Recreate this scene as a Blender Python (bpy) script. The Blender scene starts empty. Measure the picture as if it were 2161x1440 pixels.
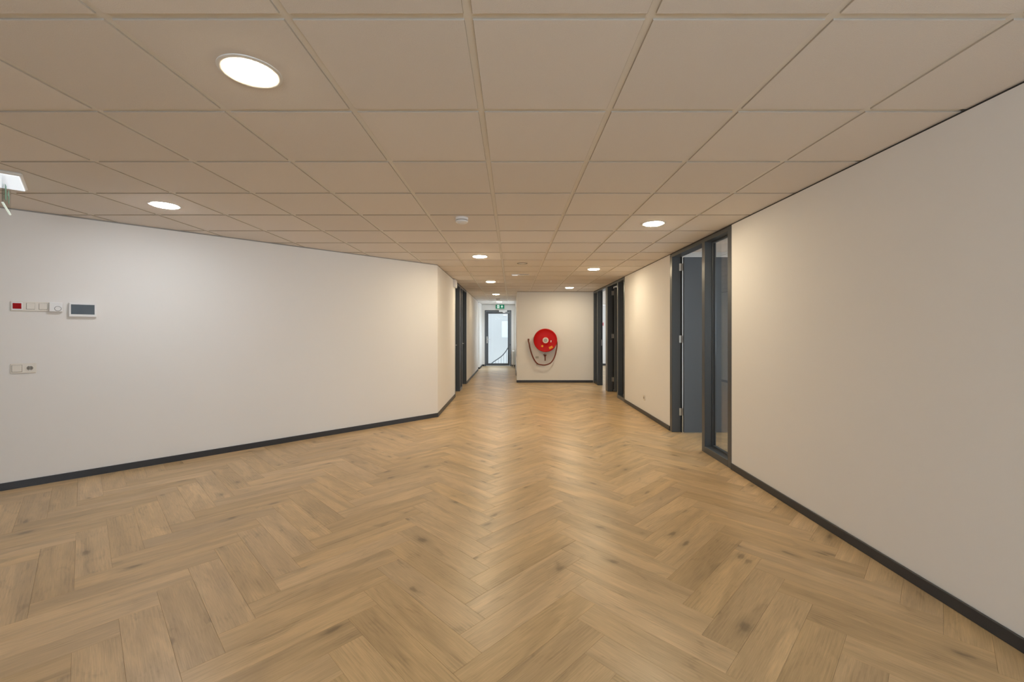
import bpy, bmesh, math, random
from mathutils import Vector, Matrix

random.seed(7)
scene = bpy.context.scene
COL = scene.collection
PI = math.pi

# ------------------------------------------------------------------ camera
CAM_Z = 1.33
FPX = 905.0
cam_data = bpy.data.cameras.new('camera')
cam_data.sensor_width = 36.0
cam_data.sensor_fit = 'HORIZONTAL'
cam_data.lens = FPX / 2161.0 * 36.0
cam_data.shift_x = 0.0
cam_data.shift_y = -20.0 / 2161.0
cam_data.clip_start = 0.05
cam = bpy.data.objects.new('camera', cam_data)
COL.objects.link(cam)
cam.location = (0, 0, CAM_Z)
cam.rotation_euler = (PI / 2, 0, 0)
scene.camera = cam

# ------------------------------------------------------------------ sky, exposure
SKY_COLOR = (0.72, 0.86, 1.0)
SKY_STRENGTH = 11.0
LAMP_COLOR = (1.0, 0.83, 0.57)
LAMP_STRENGTH = 155.0
EXPOSURE = -0.09
world = bpy.data.worlds.new('overcast_sky')
scene.world = world
world.use_nodes = True
bg = world.node_tree.nodes['Background']
bg.inputs['Color'].default_value = (*SKY_COLOR, 1)
bg.inputs['Strength'].default_value = SKY_STRENGTH
vs = scene.view_settings
vs.view_transform = 'Standard'
vs.look = 'None'
vs.gamma = 1.0
vs.use_curve_mapping = False
vs.exposure = EXPOSURE
scene.cycles.diffuse_bounces = 8
scene.cycles.max_bounces = 14
scene.cycles.transparent_max_bounces = 16
scene.cycles.sample_clamp_indirect = 8.0

def portal(name, loc, rot, sx, sz):
    """A sampling portal in a window opening (it gives no light of its own)."""
    l = bpy.data.lights.new(name, 'AREA')
    l.shape = 'RECTANGLE'; l.size = sx; l.size_y = sz
    l.cycles.is_portal = True
    o = bpy.data.objects.new(name, l); COL.objects.link(o)
    o.location = loc; o.rotation_euler = rot

# ------------------------------------------------------------------ dimensions (metres)
ZC = 2.372            # underside of the ceiling tiles
ZW = 2.360            # top of the walls
XR = 2.12             # face of the right wall
XL = -1.16            # face of the corridor's left wall
DIAG = 7.84           # diagonal wall: y - x = DIAG
YH = 11.17            # wall with the hose reel
YE = 16.5             # end wall of the corridor
XCR = 0.13            # right wall of the far corridor
YB = -2.6             # wall behind the camera
XFL = -5.6            # far left wall
TH = 0.125            # wall thickness
T = 0.603             # ceiling grid pitch
GX, GY = -0.145, 1.42 # a grid crossing
XO = 6.2              # window wall of the offices

# ------------------------------------------------------------------ materials
def new_mat(name):
    m = bpy.data.materials.new(name); m.use_nodes = True
    nt = m.node_tree
    return m, nt, nt.nodes['Principled BSDF']

def simple(name, color, rough=0.5, metal=0.0, spec=0.5, emit=None, emit_s=0.0, bump=0.0, bump_scale=200.0, var=0.0):
    m, nt, b = new_mat(name)
    b.inputs['Base Color'].default_value = (*color, 1)
    b.inputs['Roughness'].default_value = rough
    b.inputs['Metallic'].default_value = metal
    b.inputs['Specular IOR Level'].default_value = spec
    if emit:
        b.inputs['Emission Color'].default_value = (*emit, 1)
        b.inputs['Emission Strength'].default_value = emit_s
    tc = nt.nodes.new('ShaderNodeTexCoord')
    n = nt.nodes.new('ShaderNodeTexNoise'); n.inputs['Scale'].default_value = bump_scale
    n.inputs['Detail'].default_value = 3
    nt.links.new(tc.outputs['Object'], n.inputs['Vector'])
    if bump > 0:
        bp = nt.nodes.new('ShaderNodeBump'); bp.inputs['Strength'].default_value = bump
        bp.inputs['Distance'].default_value = 0.002
        nt.links.new(n.outputs['Fac'], bp.inputs['Height'])
        nt.links.new(bp.outputs['Normal'], b.inputs['Normal'])
    if var > 0:
        r = nt.nodes.new('ShaderNodeMapRange')
        r.inputs['To Min'].default_value = 1 - var; r.inputs['To Max'].default_value = 1 + var
        nt.links.new(n.outputs['Fac'], r.inputs['Value'])
        mx = nt.nodes.new('ShaderNodeVectorMath'); mx.operation = 'SCALE'
        mx.inputs[0].default_value = color
        nt.links.new(r.outputs['Result'], mx.inputs['Scale'])
        nt.links.new(mx.outputs['Vector'], b.inputs['Base Color'])
    return m

def glass_mat(name, tint=(0.965, 0.972, 0.97), base=0.025, edge=0.85):
    m = bpy.data.materials.new(name); m.use_nodes = True
    nt = m.node_tree; nt.nodes.clear()
    out = nt.nodes.new('ShaderNodeOutputMaterial')
    tr = nt.nodes.new('ShaderNodeBsdfTransparent'); tr.inputs['Color'].default_value = (*tint, 1)
    gl = nt.nodes.new('ShaderNodeBsdfGlossy'); gl.inputs['Roughness'].default_value = 0.01
    lw = nt.nodes.new('ShaderNodeLayerWeight'); lw.inputs['Blend'].default_value = 0.5
    pw = nt.nodes.new('ShaderNodeMath'); pw.operation = 'POWER'; pw.inputs[1].default_value = 4.0
    mr = nt.nodes.new('ShaderNodeMapRange'); mr.inputs['To Min'].default_value = base; mr.inputs['To Max'].default_value = edge
    mx = nt.nodes.new('ShaderNodeMixShader')
    nt.links.new(lw.outputs['Facing'], pw.inputs[0])
    nt.links.new(pw.outputs[0], mr.inputs['Value'])
    nt.links.new(mr.outputs['Result'], mx.inputs['Fac'])
    nt.links.new(tr.outputs[0], mx.inputs[1]); nt.links.new(gl.outputs[0], mx.inputs[2])
    nt.links.new(mx.outputs[0], out.inputs['Surface'])
    return m

def wood_mat(name, per_object):
    m, nt, b = new_mat(name)
    N = nt.nodes.new; L = nt.links.new
    uv = N('ShaderNodeUVMap'); uv.uv_map = 'UVMap'
    if per_object:
        oi = N('ShaderNodeObjectInfo'); rnd = oi.outputs['Random']
    else:
        at = N('ShaderNodeAttribute'); at.attribute_name = 'rnd'; rnd = at.outputs['Fac']
    def mathn(op, a, bb=None, c=None):
        n = N('ShaderNodeMath'); n.operation = op
        for i, v in enumerate((a, bb, c)):
            if v is None: continue
            if isinstance(v, (int, float)): n.inputs[i].default_value = v
            else: L(v, n.inputs[i])
        return n.outputs[0]
    off = N('ShaderNodeCombineXYZ')
    L(mathn('MULTIPLY', rnd, 57.0), off.inputs['X']); L(mathn('MULTIPLY', rnd, 131.0), off.inputs['Y'])
    p = N('ShaderNodeVectorMath'); p.operation = 'ADD'
    L(uv.outputs['UV'], p.inputs[0]); L(off.outputs[0], p.inputs[1])
    def noise(sx, sy, detail, dist=0.0, rough=0.55):
        mp = N('ShaderNodeMapping'); mp.inputs['Scale'].default_value = (sx, sy, 1)
        L(p.outputs[0], mp.inputs['Vector'])
        n = N('ShaderNodeTexNoise'); n.noise_dimensions = '2D'
        n.inputs['Scale'].default_value = 1.0; n.inputs['Detail'].default_value = detail
        n.inputs['Distortion'].default_value = dist; n.inputs['Roughness'].default_value = rough
        L(mp.outputs[0], n.inputs['Vector'])
        return n.outputs['Fac']
    def ramp(v, a, bb, lo=0.0, hi=1.0):
        r = N('ShaderNodeMapRange'); r.interpolation_type = 'SMOOTHSTEP'
        r.inputs['From Min'].default_value = a; r.inputs['From Max'].default_value = bb
        r.inputs['To Min'].default_value = lo; r.inputs['To Max'].default_value = hi
        L(v, r.inputs['Value']); return r.outputs['Result']
    broad = noise(1.3, 9.0, 2, 0.7)
    fine = noise(9.0, 260.0, 4, 0.3)
    mid = noise(3.5, 60.0, 4, 0.8)
    blot = noise(4.0, 9.0, 3, 1.0)
    # cathedral figure
    mpw = N('ShaderNodeMapping'); mpw.inputs['Scale'].default_value = (1.1, 9.0, 1)
    L(p.outputs[0], mpw.inputs['Vector'])
    wv = N('ShaderNodeTexWave'); wv.wave_type = 'RINGS'; wv.inputs['Scale'].default_value = 2.2
    wv.inputs['Distortion'].default_value = 5.0; wv.inputs['Detail'].default_value = 2.0
    wv.inputs['Detail Scale'].default_value = 0.9
    L(mpw.outputs[0], wv.inputs['Vector'])
    # knots
    mk = N('ShaderNodeMapping'); mk.inputs['Scale'].default_value = (2.6, 6.2, 1)
    L(p.outputs[0], mk.inputs['Vector'])
    dk = N('ShaderNodeVectorMath'); dk.operation = 'ADD'
    nk = N('ShaderNodeTexNoise'); nk.inputs['Scale'].default_value = 5.0; nk.inputs['Detail'].default_value = 3
    L(mk.outputs[0], nk.inputs['Vector'])
    sk = N('ShaderNodeVectorMath'); sk.operation = 'SCALE'; sk.inputs['Scale'].default_value = 0.22
    L(nk.outputs['Color'], sk.inputs[0]); L(mk.outputs[0], dk.inputs[0]); L(sk.outputs[0], dk.inputs[1])
    vo = N('ShaderNodeTexVoronoi'); vo.voronoi_dimensions = '2D'; vo.inputs['Scale'].default_value = 1.0
    L(dk.outputs[0], vo.inputs['Vector'])
    sepc = N('ShaderNodeSeparateColor'); L(vo.outputs['Color'], sepc.inputs[0])
    pick = mathn('GREATER_THAN', sepc.outputs[0], 0.80)
    core = ramp(vo.outputs['Distance'], 0.03, 0.13, 1.0, 0.0)
    halo = ramp(vo.outputs['Distance'], 0.03, 0.36, 1.0, 0.0)
    knot = mathn('MULTIPLY', pick, core)
    khalo = mathn('MULTIPLY', pick, halo)
    # value
    tone = mathn('FRACT', mathn('MULTIPLY', rnd, 17.31))
    v = mathn('MULTIPLY_ADD', tone, 0.22, 0.89)
    v = mathn('MULTIPLY', v, ramp(broad, 0.30, 0.72, 0.84, 1.08))
    v = mathn('MULTIPLY', v, ramp(mid, 0.25, 0.75, 0.95, 1.035))
    v = mathn('MULTIPLY', v, ramp(fine, 0.25, 0.75, 0.91, 1.07))
    fig = mathn('MULTIPLY', ramp(blot, 0.45, 0.65), ramp(wv.outputs['Fac'], 0.2, 0.9, 0.0, 0.10))
    v = mathn('SUBTRACT', v, fig)
    v = mathn('MULTIPLY', v, ramp(blot, 0.62, 0.80, 1.0, 0.80))
    v = mathn('MULTIPLY', v, mathn('SUBTRACT', 1.0, mathn('MULTIPLY', knot, 0.38)))
    v = mathn('MULTIPLY', v, mathn('SUBTRACT', 1.0, mathn('MULTIPLY', khalo, 0.18)))
    hue = mathn('FRACT', mathn('MULTIPLY', rnd, 41.7))
    cm = N('ShaderNodeMix'); cm.data_type = 'RGBA'
    L(hue, cm.inputs['Factor'])
    cm.inputs['A'].default_value = (0.565, 0.395, 0.202, 1)
    cm.inputs['B'].default_value = (0.585, 0.422, 0.240, 1)
    sc = N('ShaderNodeVectorMath'); sc.operation = 'SCALE'
    L(cm.outputs['Result'], sc.inputs[0]); L(v, sc.inputs['Scale'])
    L(sc.outputs['Vector'], b.inputs['Base Color'])
    L(ramp(mid, 0.2, 0.8, 0.31, 0.36), b.inputs['Roughness'])
    b.inputs['Specular IOR Level'].default_value = 0.6
    bp = N('ShaderNodeBump'); bp.inputs['Strength'].default_value = 0.04; bp.inputs['Distance'].default_value = 0.001
    L(fine, bp.inputs['Height']); L(bp.outputs['Normal'], b.inputs['Normal'])
    return m

M = {}
M['wall'] = simple('white_wall_paint', (0.80, 0.785, 0.765), 0.75, spec=0.25, bump=0.12, bump_scale=350)
M['tile'] = simple('mineral_ceiling_tile', (0.79, 0.748, 0.712), 0.9, spec=0.1, bump=0.5, bump_scale=260, var=0.05)
_nt = M['tile'].node_tree   # slight difference from tile to tile
_sc = next(n for n in _nt.nodes if n.type == 'VECT_MATH')
_oi = _nt.nodes.new('ShaderNodeObjectInfo'); _mr = _nt.nodes.new('ShaderNodeMapRange')
_mr.inputs['To Min'].default_value = 0.965; _mr.inputs['To Max'].default_value = 1.03
_m2 = _nt.nodes.new('ShaderNodeVectorMath'); _m2.operation = 'SCALE'
_nt.links.new(_oi.outputs['Random'], _mr.inputs['Value']); _nt.links.new(_mr.outputs['Result'], _m2.inputs['Scale'])
_nt.links.new(_sc.outputs['Vector'], _m2.inputs[0]); _nt.links.new(_m2.outputs['Vector'], _nt.nodes['Principled BSDF'].inputs['Base Color'])
M['tile_edge'] = simple('shaded_tile_edge', (0.52, 0.47, 0.41), 0.95, spec=0.1)  # darker edge colour paints in the shadow lines between tiles
M['grid'] = simple('ceiling_grid_metal', (0.78, 0.745, 0.69), 0.4, spec=0.4)
M['void'] = simple('ceiling_void', (0.3, 0.28, 0.26), 0.9)
M['shadow'] = simple('dark_shadow_gap_trim', (0.035, 0.032, 0.030), 0.7)
M['edge'] = simple('grey_edge_trim', (0.36, 0.34, 0.32), 0.5)
M['skirt'] = simple('anthracite_baseboard', (0.035, 0.037, 0.043), 0.42, spec=0.5)
M['frame'] = simple('anthracite_lacquered_frame', (0.060, 0.068, 0.078), 0.30, spec=0.55)
M['leaf'] = simple('slate_grey_door_leaf', (0.105, 0.125, 0.150), 0.42, spec=0.5)
M['gasket'] = simple('black_rubber_gasket', (0.012, 0.012, 0.013), 0.7)
M['steel'] = simple('brushed_steel', (0.62, 0.60, 0.56), 0.32, metal=1.0)
M['screw'] = simple('dark_screw', (0.12, 0.11, 0.10), 0.4, metal=0.8)
M['glass'] = glass_mat('clear_glass')
M['white_plastic'] = simple('white_plastic', (0.80, 0.80, 0.80), 0.35)
M['cream_plastic'] = simple('cream_plastic', (0.74, 0.69, 0.61), 0.35)
M['groove'] = simple('groove_shadow_plastic', (0.25, 0.23, 0.20), 0.6)
M['red_button'] = simple('red_rocker', (0.36, 0.004, 0.005), 0.6, spec=0.2)
M['screen'] = simple('dark_display_glass', (0.035, 0.05, 0.065), 0.12, spec=0.8)
M['socket_hole'] = simple('dark_socket_hole', (0.05, 0.04, 0.035), 0.5)
M['lamp'] = simple('glowing_diffuser', (0.9, 0.9, 0.88), 0.5, emit=LAMP_COLOR, emit_s=LAMP_STRENGTH)
M['lamp_dim'] = simple('glowing_dimmed_diffuser', (0.9, 0.9, 0.88), 0.5, emit=LAMP_COLOR, emit_s=LAMP_STRENGTH * 0.45)
M['lamp_bright'] = simple('glowing_bright_diffuser', (0.9, 0.9, 0.88), 0.5, emit=LAMP_COLOR, emit_s=LAMP_STRENGTH * 1.35)
M['lamp_neutral'] = simple('glowing_neutral_diffuser', (0.9, 0.9, 0.88), 0.5, emit=(0.94, 0.96, 1.0), emit_s=LAMP_STRENGTH * 0.95)
M['lamp_trim'] = simple('lamp_trim_white', (0.78, 0.77, 0.74), 0.4)
M['panel_lamp'] = simple('cool_luminous_panel', (0.9, 0.9, 0.9), 0.4, emit=(0.80, 0.90, 1.0), emit_s=0.75)
M['hose_red'] = simple('red_reel_enamel', (0.50, 0.003, 0.004), 0.42, spec=0.25)
M['hose'] = simple('red_brown_rubber_hose', (0.19, 0.036, 0.018), 0.6)
M['hub'] = simple('pale_grey_hub', (0.44, 0.44, 0.40), 0.45)
M['hub_dark'] = simple('grey_hub_mark', (0.32, 0.33, 0.31), 0.5)
M['yellow'] = simple('orange_sticker', (0.85, 0.36, 0.02), 0.5)
M['sticker'] = simple('white_sticker', (0.75, 0.66, 0.62), 0.5)
M['brass'] = simple('dull_brass', (0.22, 0.075, 0.045), 0.45, metal=0.3)
M['green'] = simple('green_sign_face', (0.0, 0.17, 0.085), 0.4, emit=(0.0, 0.24, 0.12), emit_s=0.35)
M['sign_white'] = simple('white_pictogram', (0.8, 0.85, 0.8), 0.4, emit=(0.75, 0.95, 0.85), emit_s=0.5)
M['pale_green'] = simple('pale_green_print', (0.22, 0.48, 0.36), 0.4)
M['radiator'] = simple('white_radiator_enamel', (0.80, 0.80, 0.80), 0.35)
M['rail'] = simple('dark_grey_handrail', (0.11, 0.12, 0.13), 0.4)
M['concrete'] = simple('pale_stair_stone', (0.60, 0.60, 0.58), 0.6, var=0.08, bump_scale=60)
M['callpoint'] = simple('red_call_point', (0.55, 0.02, 0.03), 0.4)
M['window_frame'] = simple('white_window_frame', (0.78, 0.78, 0.78), 0.4)
M['wood'] = wood_mat('oak_herringbone_plank', True)
M['wood_far'] = wood_mat('oak_herringbone_plank_far', False)

# ------------------------------------------------------------------ builders
def tag(o, label=None, cat=None, group=None, kind=None):
    if label: o['label'] = label
    if cat: o['category'] = cat
    if group: o['group'] = group
    if kind: o['kind'] = kind
    return o

def empty(name, loc=(0, 0, 0), rz=0.0, label=None, cat=None, group=None, kind=None):
    o = bpy.data.objects.new(name, None); COL.objects.link(o)
    o.empty_display_size = 0.05
    o.location = loc; o.rotation_euler = (0, 0, rz)
    return tag(o, label, cat, group, kind)

class MB:
    """collects shapes into one mesh"""
    def __init__(self): self.bm = bmesh.new()
    def box(self, x0, x1, y0, y1, z0, z1, bev=0.0, seg=1):
        tmp = bmesh.new()
        bmesh.ops.create_cube(tmp, size=1.0)
        for v in tmp.verts:
            v.co = Vector(((x0 + x1) / 2 + v.co.x * (x1 - x0), (y0 + y1) / 2 + v.co.y * (y1 - y0), (z0 + z1) / 2 + v.co.z * (z1 - z0)))
        if bev > 0:
            bmesh.ops.bevel(tmp, geom=tmp.edges[:], offset=bev, segments=seg, affect='EDGES', profile=0.5)
        self._add(tmp); return self
    def _add(self, tmp, mtx=None):
        if mtx is not None: bmesh.ops.transform(tmp, matrix=mtx, verts=tmp.verts[:])
        me = bpy.data.meshes.new('tmp'); tmp.to_mesh(me); tmp.free()
        self.bm.from_mesh(me); bpy.data.meshes.remove(me)
    def prism(self, pts, z0, z1):
        n = len(pts)
        a = [self.bm.verts.new((x, y, z0)) for x, y in pts]
        b = [self.bm.verts.new((x, y, z1)) for x, y in pts]
        self.bm.faces.new(a[::-1]); self.bm.faces.new(b)
        for i in range(n):
            self.bm.faces.new((a[i], a[(i + 1) % n], b[(i + 1) % n], b[i]))
        return self
    def plate(self, pts, y0, y1):
        """outline in x,z with depth y0..y1"""
        n = len(pts)
        a = [self.bm.verts.new((x, y0, z)) for x, z in pts]
        b = [self.bm.verts.new((x, y1, z)) for x, z in pts]
        self.bm.faces.new(a); self.bm.faces.new(b[::-1])
        for i in range(n):
            self.bm.faces.new((a[(i + 1) % n], a[i], b[i], b[(i + 1) % n]))
        return self
    def lathe(self, prof, n=40, axis='Z', c=(0, 0, 0)):
        """prof: list of (r, h); axis Z: h up; axis Y: h along y"""
        rings = []
        for r, h in prof:
            ring = []
            for k in range(n):
                a = 2 * PI * k / n
                if axis == 'Z': co = (c[0] + r * math.cos(a), c[1] + r * math.sin(a), c[2] + h)
                elif axis == 'Y': co = (c[0] + r * math.cos(a), c[1] + h, c[2] + r * math.sin(a))
                else: co = (c[0] + h, c[1] + r * math.cos(a), c[2] + r * math.sin(a))
                ring.append(self.bm.verts.new(co))
            rings.append(ring)
        for i in range(len(rings) - 1):
            for k in range(n):
                self.bm.faces.new((rings[i][k], rings[i][(k + 1) % n], rings[i + 1][(k + 1) % n], rings[i + 1][k]))
        if prof[0][0] > 1e-5: self.bm.faces.new(rings[0][::-1])
        if prof[-1][0] > 1e-5: self.bm.faces.new(rings[-1])
        return self
    def ring(self, prof, n=40, axis='Z', c=(0, 0, 0)):
        """closed profile swept round"""
        rings = []
        for r, h in prof:
            ring = []
            for k in range(n):
                a = 2 * PI * k / n
                if axis == 'Z': co = (c[0] + r * math.cos(a), c[1] + r * math.sin(a), c[2] + h)
                else: co = (c[0] + r * math.cos(a), c[1] + h, c[2] + r * math.sin(a))
                ring.append(self.bm.verts.new(co))
            rings.append(ring)
        m = len(rings)
        for i in range(m):
            for k in range(n):
                self.bm.faces.new((rings[i][k], rings[i][(k + 1) % n], rings[(i + 1) % m][(k + 1) % n], rings[(i + 1) % m][k]))
        return self
    def tube(self, pts, r, n=10, smooth=0):
        P = [Vector(p) for p in pts]
        if smooth:
            Q = []
            for i in range(len(P) - 1):
                p0 = P[max(i - 1, 0)]; p1 = P[i]; p2 = P[i + 1]; p3 = P[min(i + 2, len(P) - 1)]
                for s in range(smooth):
                    t = s / smooth
                    Q.append(0.5 * ((2 * p1) + (-p0 + p2) * t + (2 * p0 - 5 * p1 + 4 * p2 - p3) * t * t + (-p0 + 3 * p1 - 3 * p2 + p3) * t ** 3))
            Q.append(P[-1]); P = Q
        up = None; rings = []
        for i, p in enumerate(P):
            d = (P[min(i + 1, len(P) - 1)] - P[max(i - 1, 0)]).normalized()
            if up is None:
                up = d.orthogonal().normalized()
            up = (up - d * up.dot(d)).normalized()
            s = d.cross(up)
            rings.append([self.bm.verts.new(p + up * (r * math.cos(2 * PI * k / n)) + s * (r * math.sin(2 * PI * k / n))) for k in range(n)])
        for i in range(len(rings) - 1):
            for k in range(n):
                self.bm.faces.new((rings[i][k], rings[i][(k + 1) % n], rings[i + 1][(k + 1) % n], rings[i + 1][k]))
        self.bm.faces.new(rings[0][::-1]); self.bm.faces.new(rings[-1])
        return self
    def build(self, name, mat, parent=None, smooth=False):
        bmesh.ops.recalc_face_normals(self.bm, faces=self.bm.faces[:])
        me = bpy.data.meshes.new(name); self.bm.to_mesh(me); self.bm.free()
        me.materials.append(M[mat] if isinstance(mat, str) else mat)
        if smooth:
            me.polygons.foreach_set('use_smooth', [True] * len(me.polygons))
            try: me.set_sharp_from_angle(angle=math.radians(38))
            except Exception: pass
        o = bpy.data.objects.new(name, me); COL.objects.link(o)
        if parent: o.parent = parent
        return o

def struct(name, mb, mat, label, cat, parent=None):
    return tag(mb.build(name, mat, parent), label, cat, kind='structure')

def inside(x, y, poly):
    r = False; n = len(poly)
    for i in range(n):
        x0, y0 = poly[i]; x1, y1 = poly[(i + 1) % n]
        if (y0 > y) != (y1 > y) and x < (x1 - x0) * (y - y0) / (y1 - y0) + x0:
            r = not r
    return r

HALL = [(XR, YB), (XR, YH), (XCR, YH), (XCR, YE), (XL, YE), (XL, DIAG + XL), (XFL, DIAG + XFL), (XFL, YB)]
OFFICES = [(XR, 2.4), (XO, 2.4), (XO, 16.75), (XR, 16.75)]

# ------------------------------------------------------------------ floor: slab and herringbone planks
floor = struct('floor', MB().box(XFL - 0.3, XO + 0.3, YB - 0.3, YE + 0.45, -0.30, -0.0125), 'concrete',
               'light oak herringbone plank floor running through hall and corridor', 'floor')
PL, PW, PT = 0.75, 0.15, 0.012

def plank_mesh_geom():
    a, b, g, c = PL / 2, PW / 2, 0.0002, 0.0007
    vs_ = []
    for z, i in ((-PT, g), (-c, g), (0.0, g + c)):
        vs_ += [(-a + i, -b + i, z), (a - i, -b + i, z), (a - i, b - i, z), (-a + i, b - i, z)]
    fs = [(3, 2, 1, 0), (8, 9, 10, 11)]
    for l in (0, 4):
        for k in range(4):
            fs.append((l + k, l + (k + 1) % 4, l + 4 + (k + 1) % 4, l + 4 + k))
    return vs_, fs
PV, PF = plank_mesh_geom()
plank_me = bpy.data.meshes.new('floor_plank')
plank_me.from_pydata(PV, [], PF); plank_me.update()
uvl = plank_me.uv_layers.new(name='UVMap')
for lp in plank_me.loops:
    co = plank_me.vertices[lp.vertex_index].co
    uvl.data[lp.index].uv = (co.x, co.y)
plank_me.materials.append(M['wood'])

q = math.sqrt(0.5)
U = Vector((q, -q)); V = Vector((q, q)); O0 = Vector((0.300, 2.834))
DY, DX = PW * math.sqrt(2), PL * math.sqrt(2)
def screen_area(c, ang):
    ca, sa = math.cos(ang), math.sin(ang); pts = []
    for sx, sy in ((-1, -1), (1, -1), (1, 1), (-1, 1)):
        x = c[0] + ca * sx * PL / 2 - sa * sy * PW / 2; y = c[1] + sa * sx * PL / 2 + ca * sy * PW / 2
        if y < 0.9: return 0.0
        u = 1080.5 + FPX * x / y; v = 700 + FPX * CAM_Z / y
        pts.append((min(max(u, 0), 2161), min(max(v, 0), 1440)))
    return abs(sum(pts[i][0] * pts[(i + 1) % 4][1] - pts[(i + 1) % 4][0] * pts[i][1] for i in range(4))) / 2
planks = []
for j in range(-8, 8):
    for i in range(-80, 40):
        for base, ang in ((O0 + U * (PL / 2) + V * (PW / 2), -PI / 4), (O0 + U * (PL + PW / 2) + V * (PL / 2), PI / 4)):
            c = base + Vector((DX * j, -DY * i))
            if c.y < YB - 0.2 or c.y > 16.9: continue
            ca, sa = math.cos(ang), math.sin(ang)
            pts = [(c.x + ca * s * PL / 2 - sa * t * PW / 2, c.y + sa * s * PL / 2 + ca * t * PW / 2) for s in (-1, -0.5, 0, 0.5, 1) for t in (-1, 0, 1)]
            inh = any(inside(x, y, HALL) for x, y in pts)
            if not inh and not any(inside(x, y, OFFICES) for x, y in pts): continue
            planks.append((screen_area(c, ang) if inh else 0.0, c.x, c.y, ang))
planks.sort(key=lambda p: -p[0])
for k, (ar, x, y, ang) in enumerate(planks[:300]):
    o = bpy.data.objects.new('floor_plank', plank_me); COL.objects.link(o)
    o.location = (x, y, 0); o.rotation_euler = (0, 0, ang); o.parent = floor
fv, ff, fuv, frn = [], [], [], []
for ar, x, y, ang in planks[300:]:
    ca, sa = math.cos(ang), math.sin(ang); n0 = len(fv); r = random.random()
    for vx, vy, vz in PV:
        fv.append((x + ca * vx - sa * vy, y + sa * vx + ca * vy, vz)); frn.append(r)
    for f in PF:
        ff.append(tuple(n0 + t for t in f)); fuv += [(PV[t][0], PV[t][1]) for t in f]
fme = bpy.data.meshes.new('far_floor_planks'); fme.from_pydata(fv, [], ff); fme.update()
l2 = fme.uv_layers.new(name='UVMap')
l2.data.foreach_set('uv', [c for t in fuv for c in t])
at = fme.attributes.new('rnd', 'FLOAT', 'POINT'); at.data.foreach_set('value', frn)
fme.materials.append(M['wood_far'])
fo = bpy.data.objects.new('far_floor_planks', fme); COL.objects.link(fo); fo.parent = floor; fo['kind'] = 'stuff'

# ------------------------------------------------------------------ ceiling: slab, runners, tiles
ceiling = struct('ceiling', MB().box(XFL - 0.3, XO + 0.3, YB - 0.3, YH + TH, ZC + 0.035, ZC + 0.25)
                 .box(XFL - 0.3, XCR + TH, YH + TH, YE + 0.018, ZC + 0.035, ZC + 0.25).box(XR, XO + 0.3, YH + TH, 16.9, ZC + 0.035, ZC + 0.25), 'void',
                 'suspended ceiling of beige square mineral tiles in a grid', 'ceiling')
def tile_mesh():
    a = (T - 0.028) / 2; c = 0.0015
    vs_ = []
    for z, i in ((0.020, 0), (c, 0), (0.0, c)):
        vs_ += [(-a + i, -a + i, z), (a - i, -a + i, z), (a - i, a - i, z), (-a + i, a - i, z)]
    fs = [(0, 1, 2, 3), (11, 10, 9, 8)]
    for l in (0, 4):
        for k in range(4):
            fs.append((l + 4 + k, l + 4 + (k + 1) % 4, l + (k + 1) % 4, l + k))
    return vs_, fs
TV, TF = tile_mesh()
tile_me = bpy.data.meshes.new('ceiling_tile'); tile_me.from_pydata(TV, [], TF); tile_me.update()
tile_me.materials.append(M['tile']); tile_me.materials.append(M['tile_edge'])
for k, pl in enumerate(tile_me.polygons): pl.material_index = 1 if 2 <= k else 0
cells = []; ocells = []
for i in range(-10, 11):
    for j in range(-7, 26):
        cx, cy = GX + (i + 0.5) * T, GY + (j + 0.5) * T
        s = [(cx + a * T * 0.49, cy + b * T * 0.49) for a in (-1, -0.5, 0, 0.5, 1) for b in (-1, -0.5, 0, 0.5, 1)]
        if any(inside(x, y, HALL) for x, y in s): cells.append((cx, cy))
        elif any(inside(x, y, OFFICES) for x, y in s): ocells.append((cx, cy))
for cx, cy in cells:
    o = bpy.data.objects.new('ceiling_tile', tile_me); COL.objects.link(o)
    o.location = (cx, cy, ZC); o.parent = ceiling
ov, of = [], []
for cx, cy in ocells:
    n0 = len(ov)
    ov += [(x + cx, y + cy, z + ZC) for x, y, z in TV]; of += [tuple(n0 + t for t in f) for f in TF]
ome = bpy.data.meshes.new('office_ceiling_tiles'); ome.from_pydata(ov, [], of); ome.update(); ome.materials.append(M['tile'])
oo = bpy.data.objects.new('office_ceiling_tiles', ome); COL.objects.link(oo); oo.parent = ceiling; oo['kind'] = 'stuff'
for i in range(-9, 11):
    x = GX + i * T
    if x < XFL - 0.1 or x > XO: continue
    y0 = YB if x > XFL else 0
    if x > XCR + 0.1: y0, y1 = (YB, YH + 0.12) if x < XR else (2.4, 16.7)
    else: y1 = YE if XL - 0.1 < x else min(YE, x + DIAG + 0.2)
    MB().box(x - 0.018, x + 0.018, y0, y1, ZC + 0.006, ZC + 0.034).build('main_runner', 'grid', ceiling)
for j in range(-6, 26):
    y = GY + j * T
    x0 = XFL if y < 2.2 else (max(XFL, y - DIAG) if y < 6.7 else XL)
    x1 = XR if y < 2.3 else XO if y < YH else XCR + 0.1
    MB().box(x0 - 0.1, x1, y - 0.018, y + 0.018, ZC + 0.0065, ZC + 0.0335).build('cross_runner', 'grid', ceiling)

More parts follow.
